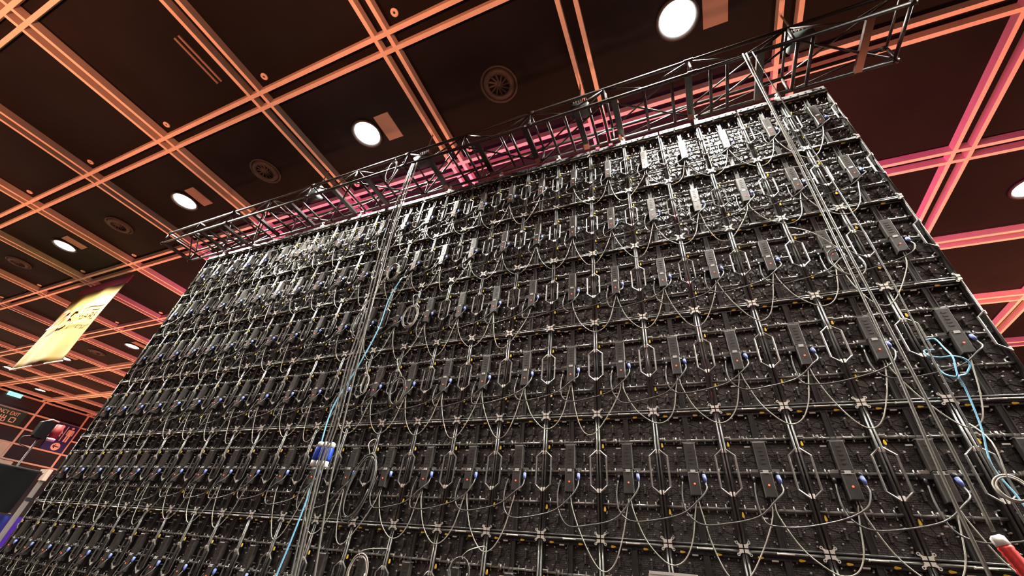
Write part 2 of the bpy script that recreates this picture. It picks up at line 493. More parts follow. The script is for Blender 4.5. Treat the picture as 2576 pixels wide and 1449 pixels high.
def handle(sgn):
    X = lambda x: x if sgn > 0 else 0.5 - x
    h = MB()
    h.tube([(X(0.012), -0.012, 0.640), (X(0.012), -0.014, 0.672)], 0.0085, 6, 1, smooth=False)
    h.tube([(X(0.012), -0.014, 0.668), (X(0.070), -0.016, 0.617), (X(0.070), -0.016, 0.383), (X(0.012), -0.014, 0.332)], 0.0085, 6, smooth=False)
    h.tube([(X(0.012), -0.012, 0.360), (X(0.012), -0.014, 0.328)], 0.0085, 6, 1, smooth=False)
    return h
HANDLE = [handle(1).mesh('handle_a', ['bar', 'steel']), handle(-1).mesh('handle_b', ['bar', 'steel'])]
def corner(sx, sz, h=None, mi=0):
    h = h or MB()
    s0 = len(h.v)
    h.prism([(0.004, 0.004), (0.030, 0.004), (0.028, 0.014), (0.037, 0.028), (0.030, 0.034), (0.016, 0.026), (0.004, 0.026)], -0.017, -0.011, mi)
    h.ringplate(0.038, 0.036, 0.010, 0.0048, -0.017, -0.011, 10, mi)
    h.shift(s0, lambda v: (v.x if sx > 0 else 0.5 - v.x, v.y, v.z if sz > 0 else 1.0 - v.z))
    return h
CORNER = [corner(sx, sz).mesh('corner_plate', 'steel') for sx in (1, -1) for sz in (1, -1)]
LATCH_OUT = [(0.0, -0.018), (0.006, -0.016), (0.0085, -0.008), (0.005, 0.012), (0.003, 0.018), (-0.003, 0.018), (-0.005, 0.012), (-0.0085, -0.008), (-0.006, -0.016)]
LATCH = MB().prism(LATCH_OUT, -0.010, 0.0).mesh('latch', 'yellow')
STICK = MB().box(-0.020, 0.020, -0.003, 0.003, -0.005, 0.005).mesh('sticker', 'sticker')
ROD = MB().tube([(-0.05, 0, 0), (0.05, 0, 0)], 0.0055, 8).tube([(-0.054, 0, 0), (-0.046, 0, 0)], 0.009, 8).mesh('lock_rod', 'steel')
LATCHES = [((0.041, 0.004, 0.708), 0.0), ((0.041, 0.004, 0.210), 0.0), ((0.095, 0.010, 0.955), math.pi / 2), ((0.336, 0.010, 0.955), math.pi / 2)]
STICKS = [(0.172, 0.012, 0.691), (0.178, 0.012, 0.942), (0.178, 0.012, 0.197), (0.045, 0.010, 0.765)]
sc_ = MB()
rs = random.Random(3)
for x in (0.04, 0.11, 0.205, 0.295, 0.395, 0.46):
    for z in (0.06, 0.135, 0.19, 0.31, 0.44, 0.56, 0.69, 0.81, 0.86, 0.93):
        if rs.random() < 0.62:
            xx, zz = x + rs.uniform(-.012, .012), z + rs.uniform(-.012, .012)
            sc_.tube([(xx, 0.020, zz), (xx, 0.056, zz)], 0.0048, 6)
SCREWS = sc_.mesh('screws', 'silver')
ft = MB()
for sx in (1, -1):
    for sz in (1, -1): corner(sx, sz, ft, 0)
for (p, r) in LATCHES:
    s0 = len(ft.v)
    ft.prism(LATCH_OUT, -0.010, 0.0, 1)
    ft.shift(s0, lambda v, p=p, r=r: (p[0] + (v.x * math.cos(r) + v.z * math.sin(r)), p[1] + v.y, p[2] + (-v.x * math.sin(r) + v.z * math.cos(r))))
for p in STICKS: ft.box(p[0] - .02, p[0] + .02, p[1] - .003, p[1] + .003, p[2] - .005, p[2] + .005, 2)
for x, z in ((0.185, 0.512), (0.322, 0.514)): ft.box(x - .026, x + .026, 0.0, 0.006, z - .01, z + .01, 3)
s0 = len(ft.v); ft.tube([(0.2, -0.012, 0.983), (0.3, -0.012, 0.983)], 0.0055, 6, 0)
rs = random.Random(3)
for x in (0.04, 0.11, 0.205, 0.295, 0.395, 0.46):
    for z in (0.06, 0.135, 0.31, 0.44, 0.56, 0.69, 0.86):
        if rs.random() < 0.5: ft.box(x - .004, x + .004, 0.02, 0.05, z - .004, z + .004, 4)
FITTINGS = ft.mesh('fittings', ['steel', 'yellow', 'sticker', 'tab', 'silver'])

NC0, NC1 = -18, 6          # columns of cabinets, 0.5 m each; rows 0..6, 1 m each
for c in range(NC0, NC1):
    for r in range(0, 7):
        rc, rr = NC1 - c, 7 - r
        root = empty('led_cabinet', (c * 0.5, 0, float(r)))
        tag(root, f'black LED wall cabinet, {ORD[rc]} column from right edge, {ORD[rr]} row from top', 'LED cabinet', 'LED cabinets of the video wall')
        put('frame', FRAME_CORAL if c >= 2 else FRAME, root)
        for i in range(2):
            for j in range(4):
                put('module', MODULE, root, (0.1325 + 0.235 * i, 0, 0.127 + 0.2455 * j))
        for z in (0.25, 0.5, 0.75):
            put('crossbar', CROSSBAR, root, (0, 0, z))
        if r == 0: continue
        put('spine', SPINE, root)
        bx = put('power_box', BOX, root)
        put('label_strip', STRIP, bx)
        put('indicator', INDICATOR, bx)
        put('power_plug', PLUG, root)['label'] = 'blue power plug'
        put('handle', HANDLE[0], root); put('handle', HANDLE[1], root)
        if c < -8:
            put('fittings', FITTINGS, root)['kind'] = 'stuff'
            continue
        put('socket', SOCKET, root)
        put('tab', TAB, root, (0.185, 0.004, 0.513), (0.3, 0, 0)); put('tab', TAB, root, (0.322, 0.004, 0.515), (0.3, 0, 0))
        for me in CORNER: put('corner_plate', me, root)
        for p, a in LATCHES: put('latch', LATCH, root, p, (0, a, 0))
        for p in STICKS: put('sticker', STICK, root, p)
        put('lock_rod', ROD, root, (0.25, -0.019, 0.983))
        put('screws', SCREWS, root)['kind'] = 'stuff'

# ------------------------------------------------------------------ cables strung between the cabinets
def data_variant(seed):
    g = random.Random(seed)
    low = -0.17 + g.uniform(-0.06, 0.06)
    dx = g.uniform(-0.06, 0.06)
    y = -0.034
    pts = [(0.257, -0.026, 0.293), (0.272 + g.uniform(-.008, .008), -0.030, 0.20), (0.325 + dx * .5, -0.030, 0.02), (0.41 + dx, y, low * .75),
           (0.49 + dx, y, low), (0.57 + dx, y, low * .7), (0.655 + dx * .5, -0.030, 0.02), (0.715, -0.030, 0.18), (0.743, -0.026, 0.293)]
    return MB().tube(smooth_path(pts, 5), 0.0046, 6).mesh('data_cable', 'datacable')
def power_variant(seed):
    g = random.Random(seed)
    a, b = g.uniform(-.02, .03), g.uniform(-.05, .04)
    pts = [(0.330, -0.036, 0.417), (0.326, -0.066, 0.36), (0.27, -0.092, 0.28 + a), (0.13, -0.092, 0.17 + b), (-0.10, -0.090, 0.115 + b), (-0.25, -0.075, 0.11 + b),
           (-0.333, -0.056, 0.18 + a), (-0.352, -0.046, 0.30), (-0.338, -0.020, 0.424)]
    return MB().tube(smooth_path(pts, 5), 0.0058, 6).mesh('power_cable', 'powercable')
DV = [data_variant(i) for i in range(7)]
PV = [power_variant(i) for i in range(6)]
for c in range(NC0, NC1):
    for r in range(1, 7):
        rc, rr = NC1 - c, 7 - r
        if c < NC1 - 1 and not (c in (-9, -2) and r % 2 == 0):
            o = put('data_cable', DV[(c * 5 + r * 3) % 7], None, (c * 0.5, 0, r))
            tag(o, f'pale data cable looping below cabinet, {ORD[rc]} column from right edge, {ORD[rr]} row from top', 'cable', 'data cables looped between cabinets')
        if c > NC0 and not (c in (-5,) and r in (2, 4)):
            o = put('power_cable', PV[(c * 7 + r * 5) % 6], None, (c * 0.5, 0, r))
            tag(o, f'black power cable leaving blue plug, {ORD[rc]} column from right edge, {ORD[rr]} row from top', 'cable', 'power cables strung between cabinets')

# ------------------------------------------------------------------ perforated hanging bars on top of the wall
hb = MB()
n = 12
for i in range(n):
    x0 = 0.01 + i * 0.98 / n; x1 = x0 + 0.98 / n; cx = (x0 + x1) / 2
    b = len(hb.v); K = 8
    sq = []
    for k in range(K):
        an = 2 * math.pi * k / K
        cc, qq = math.cos(an), math.sin(an); mx = max(abs(cc), abs(qq))
        sq.append((cx + cc / mx * (x1 - x0) / 2, qq / mx * 0.037))
    for y in (-0.012, 0.0):
        for k in range(K):
            an = 2 * math.pi * k / K
            hb.v.append((sq[k][0], y, sq[k][1])); hb.v.append((cx + 0.014 * math.cos(an), y, 0.014 * math.sin(an)))
    for k in range(K):
        m2 = (k + 1) % K
        hb.face([b + 2 * k, b + 2 * m2, b + 2 * m2 + 1, b + 2 * k + 1])
        e = b + 2 * K
        hb.face([e + 2 * k, e + 2 * k + 1, e + 2 * m2 + 1, e + 2 * m2])
        hb.face([b + 2 * k + 1, b + 2 * m2 + 1, e + 2 * m2 + 1, e + 2 * k + 1])
hb.box(0.01, 0.99, -0.012, 0.05, 0.037, 0.045); hb.box(0.01, 0.99, -0.03, 0.05, -0.045, -0.037)
hb.box(0.01, 0.99, 0.04, 0.05, -0.037, 0.037)
HB = hb.mesh('hanging_bar', 'bumper')
SH = MB().tube([(0, -0.02, 0.04), (0, -0.04, 0.09), (0, 0.0, 0.135)], 0.012, 6).box(-0.03, 0.03, -0.03, 0.03, -0.01, 0.06).mesh('shackle', 'steel')
for i in range(12):
    rt = empty('hanging_bar', (-9 + i, -0.005, 7.045))
    tag(rt, f'perforated steel hanging bar on the wall top, {ORD[12 - i]} from the right end', 'hanging bar', 'perforated hanging bars on the wall top')
    put('bar', HB, rt)
    put('shackle', SH, rt, (0.5, 0.02, 0.045))

# ------------------------------------------------------------------ the truss
YN, YF, ZB, ZT = -0.62, 0.04, 7.27, 7.60
TX0, TX1 = -10.0, 3.82
tr = empty('lighting_truss', (TX0, YF, ZB - 0.0))
tag(tr, 'long black box truss carrying the video wall under the ceiling beams', 'truss')
def tpart(name, mb, matname='truss'):
    o = put(name, mb.mesh(name, matname), tr); o.location = (-TX0, -YF, -ZB); return o
for (y, z) in ((YN, ZB), (YF, ZB), (YN, ZT), (YF, ZT)):
    tpart('chord', MB().tube([(TX0, y, z), (TX1, y, z)], 0.025, 10))
cross = [3.78, 3.41, 2.86, 2.70, 2.30, 1.93, 1.73, 1.46, 1.25, .89, .49, .30, .13, -.05, -.24, -.5, -.86, -1.11, -1.27, -1.68, -1.93, -2.2, -2.6, -3.1, -3.65, -3.92, -4.09,
         -4.46, -4.71, -5.03, -5.57, -5.84, -6.03, -6.47, -6.86, -7.11, -7.65, -7.85, -8.06, -8.38, -8.6, -8.87, -9.52, -9.9]
g = random.Random(11)
for i, x in enumerate(cross):
    if i % 3 == 1:
        tpart('cross_member', MB().box(x - 0.042, x + 0.042, YN, YF, ZB - 0.03, ZB + 0.02))
    else:
        tpart('cross_member', MB().tube([(x, YN, ZB), (x, YF, ZB)], 0.021, 8))
joints = [TX0 + i * (TX1 - TX0) / 12 for i in range(13)]
for i, x in enumerate(joints):
    for y in (YN, YF):
        tpart('upright', MB().tube([(x, y, ZB), (x, y, ZT)], 0.018, 6))
    tpart('top_member', MB().tube([(x, YN, ZT), (x, YF, ZT)], 0.018, 6))
    if i < 12:
        x2 = joints[i + 1]; xm = (x + x2) / 2
        tpart('brace', MB().tube([(x, YN, ZT), (xm, YN, ZB)], 0.014, 6)); tpart('brace', MB().tube([(xm, YN, ZB), (x2, YN, ZT)], 0.014, 6))
        tpart('brace', MB().tube([(x, YF, ZB), (x2, YF, ZT)], 0.014, 6))
        tpart('brace', MB().tube([(x, YN, ZB), (x2, YF, ZB)] if i % 2 else [(x, YF, ZB), (x2, YN, ZB)], 0.015, 6))
        tpart('brace', MB().tube([(x, YF, ZT), (x2, YN, ZT)], 0.014, 6))
    if i % 2 == 0:
        for y, z in ((YN, ZB), (YF, ZB), (YN, ZT), (YF, ZT)):
            tpart('coupler', MB().tube([(max(x - 0.06, TX0), y, z), (min(x + 0.06, TX1), y, z)], 0.034, 10))

def hoist(x, y, label):
    t = empty('chain_hoist', (x, y, ZT + 0.04)); tag(t, label, 'chain hoist', 'chain hoists on the truss')
    put('body', MB().tube([(-0.16, 0, 0.12), (-0.13, 0, 0.12), (0.13, 0, 0.12), (0.16, 0, 0.12)], [0.08, 0.12, 0.12, 0.08], 16).mesh('hoist_body', 'hoist'), t)
    fins = MB()
    for i in range(6): fins.tube([(-0.10 + i * 0.04, 0, 0.30), (-0.085 + i * 0.04, 0, 0.30)], 0.075, 14, smooth=False)
    put('fins', fins.mesh('hoist_fins', 'bumper'), t)['kind'] = 'stuff'
    put('chain', MB().tube([(0, 0, 0.30), (0, 0, H_BEAM - ZT - 0.045)], 0.012, 6).mesh('hoist_chain', 'bumper'), t)
    put('sling', MB().tube([(-0.55, -0.28, 0.01), (0.0, 0, 0.52), (0.55, -0.28, 0.01)], 0.02, 6).mesh('hoist_sling', 'blackrubber'), t)
hoist(2.887, -0.32, 'dark chain hoist with bright fins near the truss end past the wall')
hoist(-0.07, -0.32, 'dark chain hoist above the truss, between the two blazing floodlights')
hoist(-3.03, -0.32, 'dark chain hoist above the truss where the cable bundle starts')
hoist(-5.735, -0.32, 'dark chain hoist above the far half of the truss')

# ------------------------------------------------------------------ loose cables in front of the wall
def cable(name, pts, r, matn, label, per=6, group=None, seg=6):
    o = put(name, MB().tube(smooth_path(pts, per), r, seg).mesh(name, matn))
    return tag(o, label, 'cable', group)
gR = 'cables hanging straight down from the truss'
def w(u, v, y):   # a point seen at pixel (u, v) that lies y in front of the wall
    d = RIGHT * ((u - 1288) / 1016.16) + DOWN * ((v - 724.5) / 1016.16) + FWD
    return CAM + d * ((y - CAM.y) / d.y)
M['midcable'] = mat('grey_rubber', (0.11, 0.105, 0.09), 0.32)
cable('hanging_cable', [(2.14, -0.66, 7.26)] + [w(u, v, -0.64) for u, v in ((1952, 287), (2004, 380), (2106, 579), (2245, 840), (2408, 1155), (2500, 1338))], 0.009, 'midcable', 'grey hanging cable from the truss to the red connector', group=gR)
cable('hanging_cable', [(2.10, -0.67, 7.26)] + [w(u, v, -0.66) for u, v in ((1950, 292), (2000, 392), (2090, 580), (2215, 840), (2358, 1170), (2490, 1449), (2530, 1540))], 0.009, 'midcable', 'grey hanging cable beside the one that ends at the red connector', group=gR)
cable('hanging_cable', [(2.20, -0.67, 7.24), (2.36, -0.40, 5.6), (2.46, -0.25, 4.2), (2.44, -0.20, 2.6), (2.48, -0.2, 1.3)], 0.006, 'powercable', 'thin dark cable bowing toward the wall edge from the truss', group=gR)
gL = 'cable bundle draped down the wall middle'
LA = ((1040, 412, -.68), (985, 560, -.5), (951, 680, -.45), (921, 799, -.45), (881, 920, -.45), (848, 1050, -.45), (802, 1188, -.46), (741, 1449, -.46), (725, 1520, -.46))
LB = ((1050, 409, -.68), (995, 560, -.5), (963, 680, -.45), (937, 763, -.45), (898, 920, -.45), (867, 1050, -.45), (829.5, 1221, -.45), (791, 1449, -.45), (780, 1520, -.45))
for pts_, dx, r_, m_, lab in ((LA, 0, 0.012, 'midcable', 'grey cable of the draped bundle, farther from the large coils'), (LB, 0, 0.011, 'midcable', 'grey cable of the draped bundle, nearer the large coils'),
                              (LA, -9, 0.008, 'powercable', 'thin dark cable at the far side of the draped bundle'), (LA, 7, 0.008, 'powercable', 'thin dark cable inside the draped bundle')):
    cable('hanging_cable', [w(u + dx * min(1, (v - 300) / 300), v, y - 0.03 * (dx != 0) - 0.02 * (dx > 0)) for u, v, y in pts_], r_, m_, lab, group=gL)
cable('blue_cable', [(-2.78, -0.15, 5.10), (-2.84, -0.2, 4.7), (-2.85, -0.2, 4.19), (-2.98, -0.2, 3.65), (-3.14, -0.2, 3.17), (-3.10, -0.22, 2.75), (-3.04, -0.2, 2.37), (-3.04, -0.2, 1.85), (-3.10, -0.2, 1.2)], 0.0085, 'bluecable', 'light blue network cable running down beside the cable bundle')
cable('blue_cable', [w(*p) for p in ((2330, 855, -.06), (2352, 853, -.08), (2375, 875, -.1), (2396, 897, -.14), (2405, 930, -.15), (2408, 944, -.15), (2400, 947, -.14), (2375, 940, -.12), (2352, 915, -.11), (2345, 900, -.11))], 0.0055, 'bluecable', 'blue network cable loop at the right wall edge, upper curl')
cable('blue_cable', [w(*p) for p in ((2350, 880, -.05), (2325, 882, -.06), (2335, 894, -.08), (2365, 899, -.1), (2397, 896, -.12), (2425, 902, -.12), (2440, 917, -.1), (2430, 940, -.1), (2412, 947, -.12), (2425, 970, -.1), (2443, 1010, -.09), (2470, 1080, -.09), (2495, 1170, -.09), (2560, 1250, -.1), (2620, 1330, -.1))], 0.006, 'bluecable', 'blue network cable running down from the loop by the right wall edge')

def coil(u, v, y, rx, rz, turns, matn, label, tilt=0.3, seed=1):
    c = w(u, v, y); g = random.Random(seed); pts = []
    for i in range(turns * 14 + 1):
        a = 2 * math.pi * i / 14
        k = 1 + 0.10 * math.sin(a * 0.37 + seed) + g.uniform(-.015, .015)
        x, z = rx * k * math.cos(a), rz * k * math.sin(a)
        pts.append((c.x + x * math.cos(tilt) - z * math.sin(tilt), c.y - 0.006 * (i % 14 > 6) - 0.004 * (i // 14), c.z + x * math.sin(tilt) + z * math.cos(tilt)))
    o = empty('hanging_cable_coil' if y < -0.5 else 'cable_coil', (0, 0, 0))
    put('loops', MB().tube(smooth_path(pts, 2), 0.0055, 6).mesh('cable_coil', matn), o)
    top = max(pts, key=lambda p: p[2]); hold = math.floor(top[2]) + 0.80 if top[2] % 1 < 0.74 else math.floor(top[2]) + 0.88
    sx = round(top[0] * 2) / 2 + 0.012
    yb = -0.0115 if y > -0.5 else -0.655
    put('tie', MB().tube(smooth_path([(top[0], top[1] - 0.004, top[2] - 0.012), (top[0], top[1] - 0.012, top[2] + 0.012), (top[0] * .5 + sx * .5, top[1] - 0.01, top[2] * .5 + hold * .5 + 0.01), (sx, yb - 0.06, hold), (sx, yb - 0.003, hold - 0.005)] if y > -0.5 else [(top[0], top[1] - 0.004, top[2] - 0.012), (top[0], top[1] - 0.01, top[2] + 0.02), (top[0], -0.672, 7.262), (top[0], -0.6497, 7.27)], 4), 0.004, 6).mesh('coil_tie', 'datacable'), o)
    tag(o, label, 'cable coil', 'coiled spare cables on the wall')
coil(905, 1225, -0.17, 0.14, 0.30, 4, 'powercable', 'large dark cable coil beside the blue power connectors', -0.15, 2)
coil(1000, 985, -0.16, 0.10, 0.17, 4, 'powercable', 'dark cable coil right of the bundle, above the lowest large coil', 0.1, 3)
coil(1032, 797, -0.16, 0.11, 0.17, 3, 'datacable', 'pale oval cable coil hung on a handle right of the blue cable', 0.1, 5)
coil(905, 815, -0.30, 0.09, 0.22, 3, 'powercable', 'dark cable coil left of the draped bundle', 0.1, 7)
coil(918, 968, -0.11, 0.05, 0.12, 2, 'datacable', 'small pale cable coil just right of the blue cable', 0.1, 13)
coil(990, 685, -0.16, 0.10, 0.16, 4, 'datacable', 'pale tangled cable coil at the top of the blue cable', 0.2, 8)
coil(900, 1440, -0.16, 0.10, 0.13, 4, 'datacable', 'pale cable coil at the bottom edge near the bundle', 0.0, 9)
coil(1155, 1440, -0.16, 0.09, 0.10, 3, 'powercable', 'dark cable coil at the bottom edge, one column further along', 0.0, 10)
coil(2130, 660, -0.16, 0.10, 0.16, 2, 'powercable', 'dark cable coil near the right wall edge, halfway up', 0.3, 11)
coil(985, 430, -0.74, 0.09, 0.28, 3, 'powercable', 'long dark cable coil hanging from the truss by the middle floodlight', 0.1, 12)
coil(2545, 1230, -0.22, 0.07, 0.07, 2, 'datacable', 'small pale cable ring at the lower right photo edge', 0.1, 14)

# big plugs
def cee(loc, ang, body, label, n=1):
    t = empty('power_connector', loc, (0, ang, 0)); tag(t, label, 'connector', 'industrial power connectors')
    put('body', MB().tube([(0, 0, 0.03), (0, 0, 0.06), (0, 0, 0.15), (0, 0, 0.17)], [0.030, 0.034, 0.034, 0.028], 12).mesh('connector_body', body), t)
    put('cap', MB().tube([(0, 0, 0.165), (0, 0, 0.21), (0, 0, 0.22)], [0.031, 0.031, 0.020], 12).mesh('connector_cap', 'white'), t)
    put('collar', MB().tube([(0, 0, -0.03), (0, 0, -0.02), (0, 0, 0.035)], [0.018, 0.028, 0.030], 12).mesh('connector_collar', 'white'), t)
cee(tuple(w(788, 1166, -0.402)), 0.05, 'ceeblue', 'blue power connector with white ends, first of three side by side')
cee(tuple(w(802, 1167, -0.402)), 0.03, 'ceeblue', 'blue power connector with white ends, middle of three side by side')
cee(tuple(w(818, 1169, -0.402)), 0.02, 'ceeblue', 'blue power connector with white ends, last of three, under the pale cable')
rt = empty('power_connector', tuple(w(2507, 1352, -0.64)), (0, math.pi - 0.28, 0)); tag(rt, 'red ribbed power connector with a white cap at the lower right', 'connector', 'industrial power connectors')
put('cap', MB().tube([(0, 0, -0.01), (0, 0, 0.0), (0, 0, 0.035)], [0.018, 0.030, 0.031], 12).mesh('red_cap', 'white'), rt)
put('body', MB().tube([(0, 0, 0.035 + 0.012 * i) for i in range(14)], [0.033 if i % 2 else 0.029 for i in range(14)], 12).mesh('red_body', 'redplug'), rt)

# white box on a black case at the foot of the picture
cs = empty('flight_case', (0.56, -0.62, 0)); tag(cs, 'black flight case standing below the photo edge under the white box', 'case')
put('body', MB().box(-0.25, 0.25, -0.2, 0.2, 0.06, 1.60).mesh('case_body', 'frame'), cs)
for dx in (-0.245, 0.235):
    put('edge', MB().box(dx, dx + 0.01, -0.205, 0.205, 0.06, 1.61).mesh('case_edge', 'alu'), cs)
for dx in (-0.2, 0.2):
    for dy in (-0.15, 0.15): put('caster', MB().tube([(dx - .015, dy, 0.03), (dx + .015, dy, 0.03)], 0.03, 12).mesh('caster', 'blackrubber'), cs)
wb = empty('white_box', (0.56, -0.62, 1.61)); tag(wb, 'white boxy device whose lit top edge shows at the bottom', 'device')
put('body', MB().box(-0.14, 0.14, 0, 0.07, 0.0, 0.165).mesh('whitebox_body', 'white'), wb)
put('lid', MB().box(-0.135, 0.135, -0.006, 0.076, 0.165, 0.18).mesh('whitebox_lid', 'white'), wb)
put('foot_rail', MB().box(-0.15, 0.15, -0.01, 0.08, 0.0, 0.012).mesh('whitebox_rail', 'alu'), wb)

# ------------------------------------------------------------------ banner
bn = empty('hanging_banner', (-16.7, 0.82, 5.47)); tag(bn, 'yellow hanging banner with a dark red 25 and a maroon top sleeve', 'banner')
b = MB(); NX = 24
W2 = 1.52
def yw(u, v): return 0.05 * math.sin(u * 9 + v * 2) * (1 - v) + 0.02 * math.sin(u * 17)
for i in range(NX + 1):
    for j in range(13):
        b.v.append((-W2 + 2 * W2 * i / NX, yw(i / NX, j / 12), 2.78 * j / 12))
for i in range(NX):
    for j in range(12):
        q = i * 13 + j
        b.face([q, q + 13, q + 14, q + 1], 0, True)
me = b.mesh('banner_cloth', 'banner')
cl = put('cloth', me, bn)
md = cl.modifiers.new('thickness', 'SOLIDIFY'); md.thickness = 0.004
put('top_sleeve', MB().box(-W2, W2, -0.012, 0.012, 2.78, 3.09).mesh('banner_sleeve', 'bannertop'), bn)
put('bottom_rod', MB().tube([(-W2 - .03, 0, 0), (W2 + .03, 0, 0)], 0.022, 8).mesh('banner_rod', 'strip'), bn)
def text(body, parent, loc, rot, size, matn, ext=0.004, shear=0.0, name='lettering', sx=1.0):
    cu = bpy.data.curves.new(name, 'FONT')
    cu.body = body; cu.size = size; cu.extrude = ext; cu.shear = shear
    cu.materials.append(M[matn])
    tmp = bpy.data.objects.new('tmp', cu)
    me = bpy.data.meshes.new_from_object(tmp)
    bpy.data.objects.remove(tmp)
    o = put(name, me, parent, loc, rot)
    o.scale = (sx, 1, 1)
    return o
text('25', bn, (-1.25, -0.085, 1.30), (math.pi / 2, 0, 0), 1.05, 'bannerink', 0.003, 0.35)
text('YEARS', bn, (0.05, -0.085, 1.62), (math.pi / 2, 0, 0), 0.34, 'bannerink2', 0.003, 0.2)
text('Anniversary', bn, (-0.15, -0.085, 1.32), (math.pi / 2, 0, 0), 0.26, 'bannerink2', 0.003, 0.3)
for i, (z, l) in enumerate(((2.05, 1.2), (1.93, 1.0))):
    put('printed_line', MB().box(0.1, 0.1 + l * .9, -0.088, -0.083, z, z + 0.035).mesh('printed_line', 'bannerink2'), bn)

# ------------------------------------------------------------------ signs on the far wall
RS = (math.pi / 2, 0, math.pi / 2)
sg = empty('exit_sign', (XW + 0.07, 5.92, 6.83)); tag(sg, 'dark green emergency exit sign with pale bilingual lettering on the far wall', 'sign')
put('board', MB().box(-0.03, 0.0, 0, 2.18, 0, 0.82).mesh('sign_board', 'signgreen'), sg)
text('EMERGENCY EXIT', sg, (0.003, 0.03, 0.50), RS, 0.30, 'signpale', 0.004, sx=0.76)
def strokes(name, y, lines, wd=0.045):
    mb = MB()
    for (a0, b0, a1, b1) in lines:
        if a0 == a1: mb.box(0.0, 0.008, y + a0 - wd / 2, y + a0 + wd / 2, min(b0, b1), max(b0, b1))
        else: mb.box(0.0, 0.008, y + min(a0, a1), y + max(a0, a1), b0 - wd / 2, b0 + wd / 2)
    put(name, mb.mesh(name, 'signpale'), sg)
strokes('character', 1.53, [(0.05, 0.10, 0.05, 0.40), (0.30, 0.10, 0.30, 0.40), (0.03, 0.12, 0.32, 0.12), (0.03, 0.38, 0.32, 0.38)])
strokes('character', 1.05, [(0.17, 0.06, 0.17, 0.42), (0.05, 0.26, 0.05, 0.40), (0.29, 0.26, 0.29, 0.40), (0.03, 0.25, 0.31, 0.25), (0.01, 0.07, 0.01, 0.22), (0.33, 0.07, 0.33, 0.22), (-0.01, 0.07, 0.35, 0.07)])
strokes('character', 0.57, [(0.17, 0.06, 0.17, 0.22), (0.05, 0.30, 0.05, 0.42), (0.03, 0.24, 0.31, 0.24), (0.03, 0.33, 0.31, 0.33), (0.03, 0.42, 0.31, 0.42), (0.06, 0.06, 0.06, 0.15), (0.28, 0.06, 0.28, 0.15)])
strokes('character', 0.10, [(0.05, 0.30, 0.29, 0.30), (0.05, 0.37, 0.29, 0.37), (0.05, 0.23, 0.29, 0.23), (0.29, 0.23, 0.29, 0.42), (0.10, 0.37, 0.10, 0.43), (0.05, 0.06, 0.05, 0.15), (0.17, 0.06, 0.17, 0.17), (0.29, 0.06, 0.29, 0.15)])
sg = empty('exit_light', (XW + 0.1, 6.55, 8.34)); tag(sg, 'glowing turquoise exit light high on the far wall', 'sign')
put('housing', MB().box(-0.05, 0.0, -0.02, 0.68, 0, 0.22).mesh('exit_housing', 'exitglow'), sg)
text('EXIT', sg, (0.003, 0.06, 0.05), RS, 0.17, 'exitmark', 0.003, sx=1.2)
sg = empty('restroom_sign', (XW + 0.07, 9.80, 5.95)); tag(sg, 'navy restroom sign with pale figures and a circled arrow', 'sign')
put('board', MB().box(-0.03, 0, 0, 1.22, 0, 1.72).mesh('wc_board', 'signblue'), sg)
def figure(name, y, woman):
    mb = MB()
    s0 = len(mb.v)
    mb.tube([(0, 0.0, 0), (0, 0.012, 0)], 0.075, 14, smooth=False)
    mb.shift(s0, lambda v: (v.y, v.x + y, v.z + 1.57))
    if woman: out = [(-.09, 1.45), (.09, 1.45), (.22, 1.12), (.17, 1.09), (.10, 1.28), (.19, .92), (.08, .92), (.08, .66), (.015, .66), (.015, .92), (-.015, .92), (-.015, .66), (-.08, .66), (-.08, .92), (-.19, .92), (-.10, 1.28), (-.17, 1.09), (-.22, 1.12)]
    else: out = [(-.15, 1.45), (.15, 1.45), (.18, 1.40), (.18, 1.10), (.13, 1.10), (.13, 1.35), (.105, 1.35), (.105, .66), (.02, .66), (.02, 1.05), (-.02, 1.05), (-.02, .66), (-.105, .66), (-.105, 1.35), (-.13, 1.35), (-.13, 1.10), (-.18, 1.10), (-.18, 1.40)]
    s0 = len(mb.v)
    mb.prism(out, 0, 0.012); mb.shift(s0, lambda v: (v.y, v.x + y, v.z))
    put(name, mb.mesh(name, 'signpale'), sg)
figure('figure', 0.34, True); figure('figure', 0.93, False)
put('divider', MB().box(0, 0.012, 0.62, 0.66, 0.66, 1.62).mesh('wc_divider', 'signpale'), sg)
mb = MB(); mb.tube([(0, 0, 0), (0, 0.012, 0)], 0.24, 24, smooth=False); mb.shift(0, lambda v: (v.y, v.x + 0.68, v.z + 0.30))
put('disc', mb.mesh('wc_disc', 'signpale'), sg)
mb = MB()
mb.box(0.012, 0.02, 0.53, 0.86, 0.275, 0.325)
for s in (1, -1):
    s0 = len(mb.v); mb.box(0.012, 0.02, 0, 0.17, -0.025, 0.025)
    mb.shift(s0, lambda v, s=s: (v.x, 0.53 + v.y * 0.72 - v.z * 0.69 * s, 0.30 + v.y * 0.69 * s + v.z * 0.72))
put('arrow', mb.mesh('wc_arrow', 'signblue'), sg)

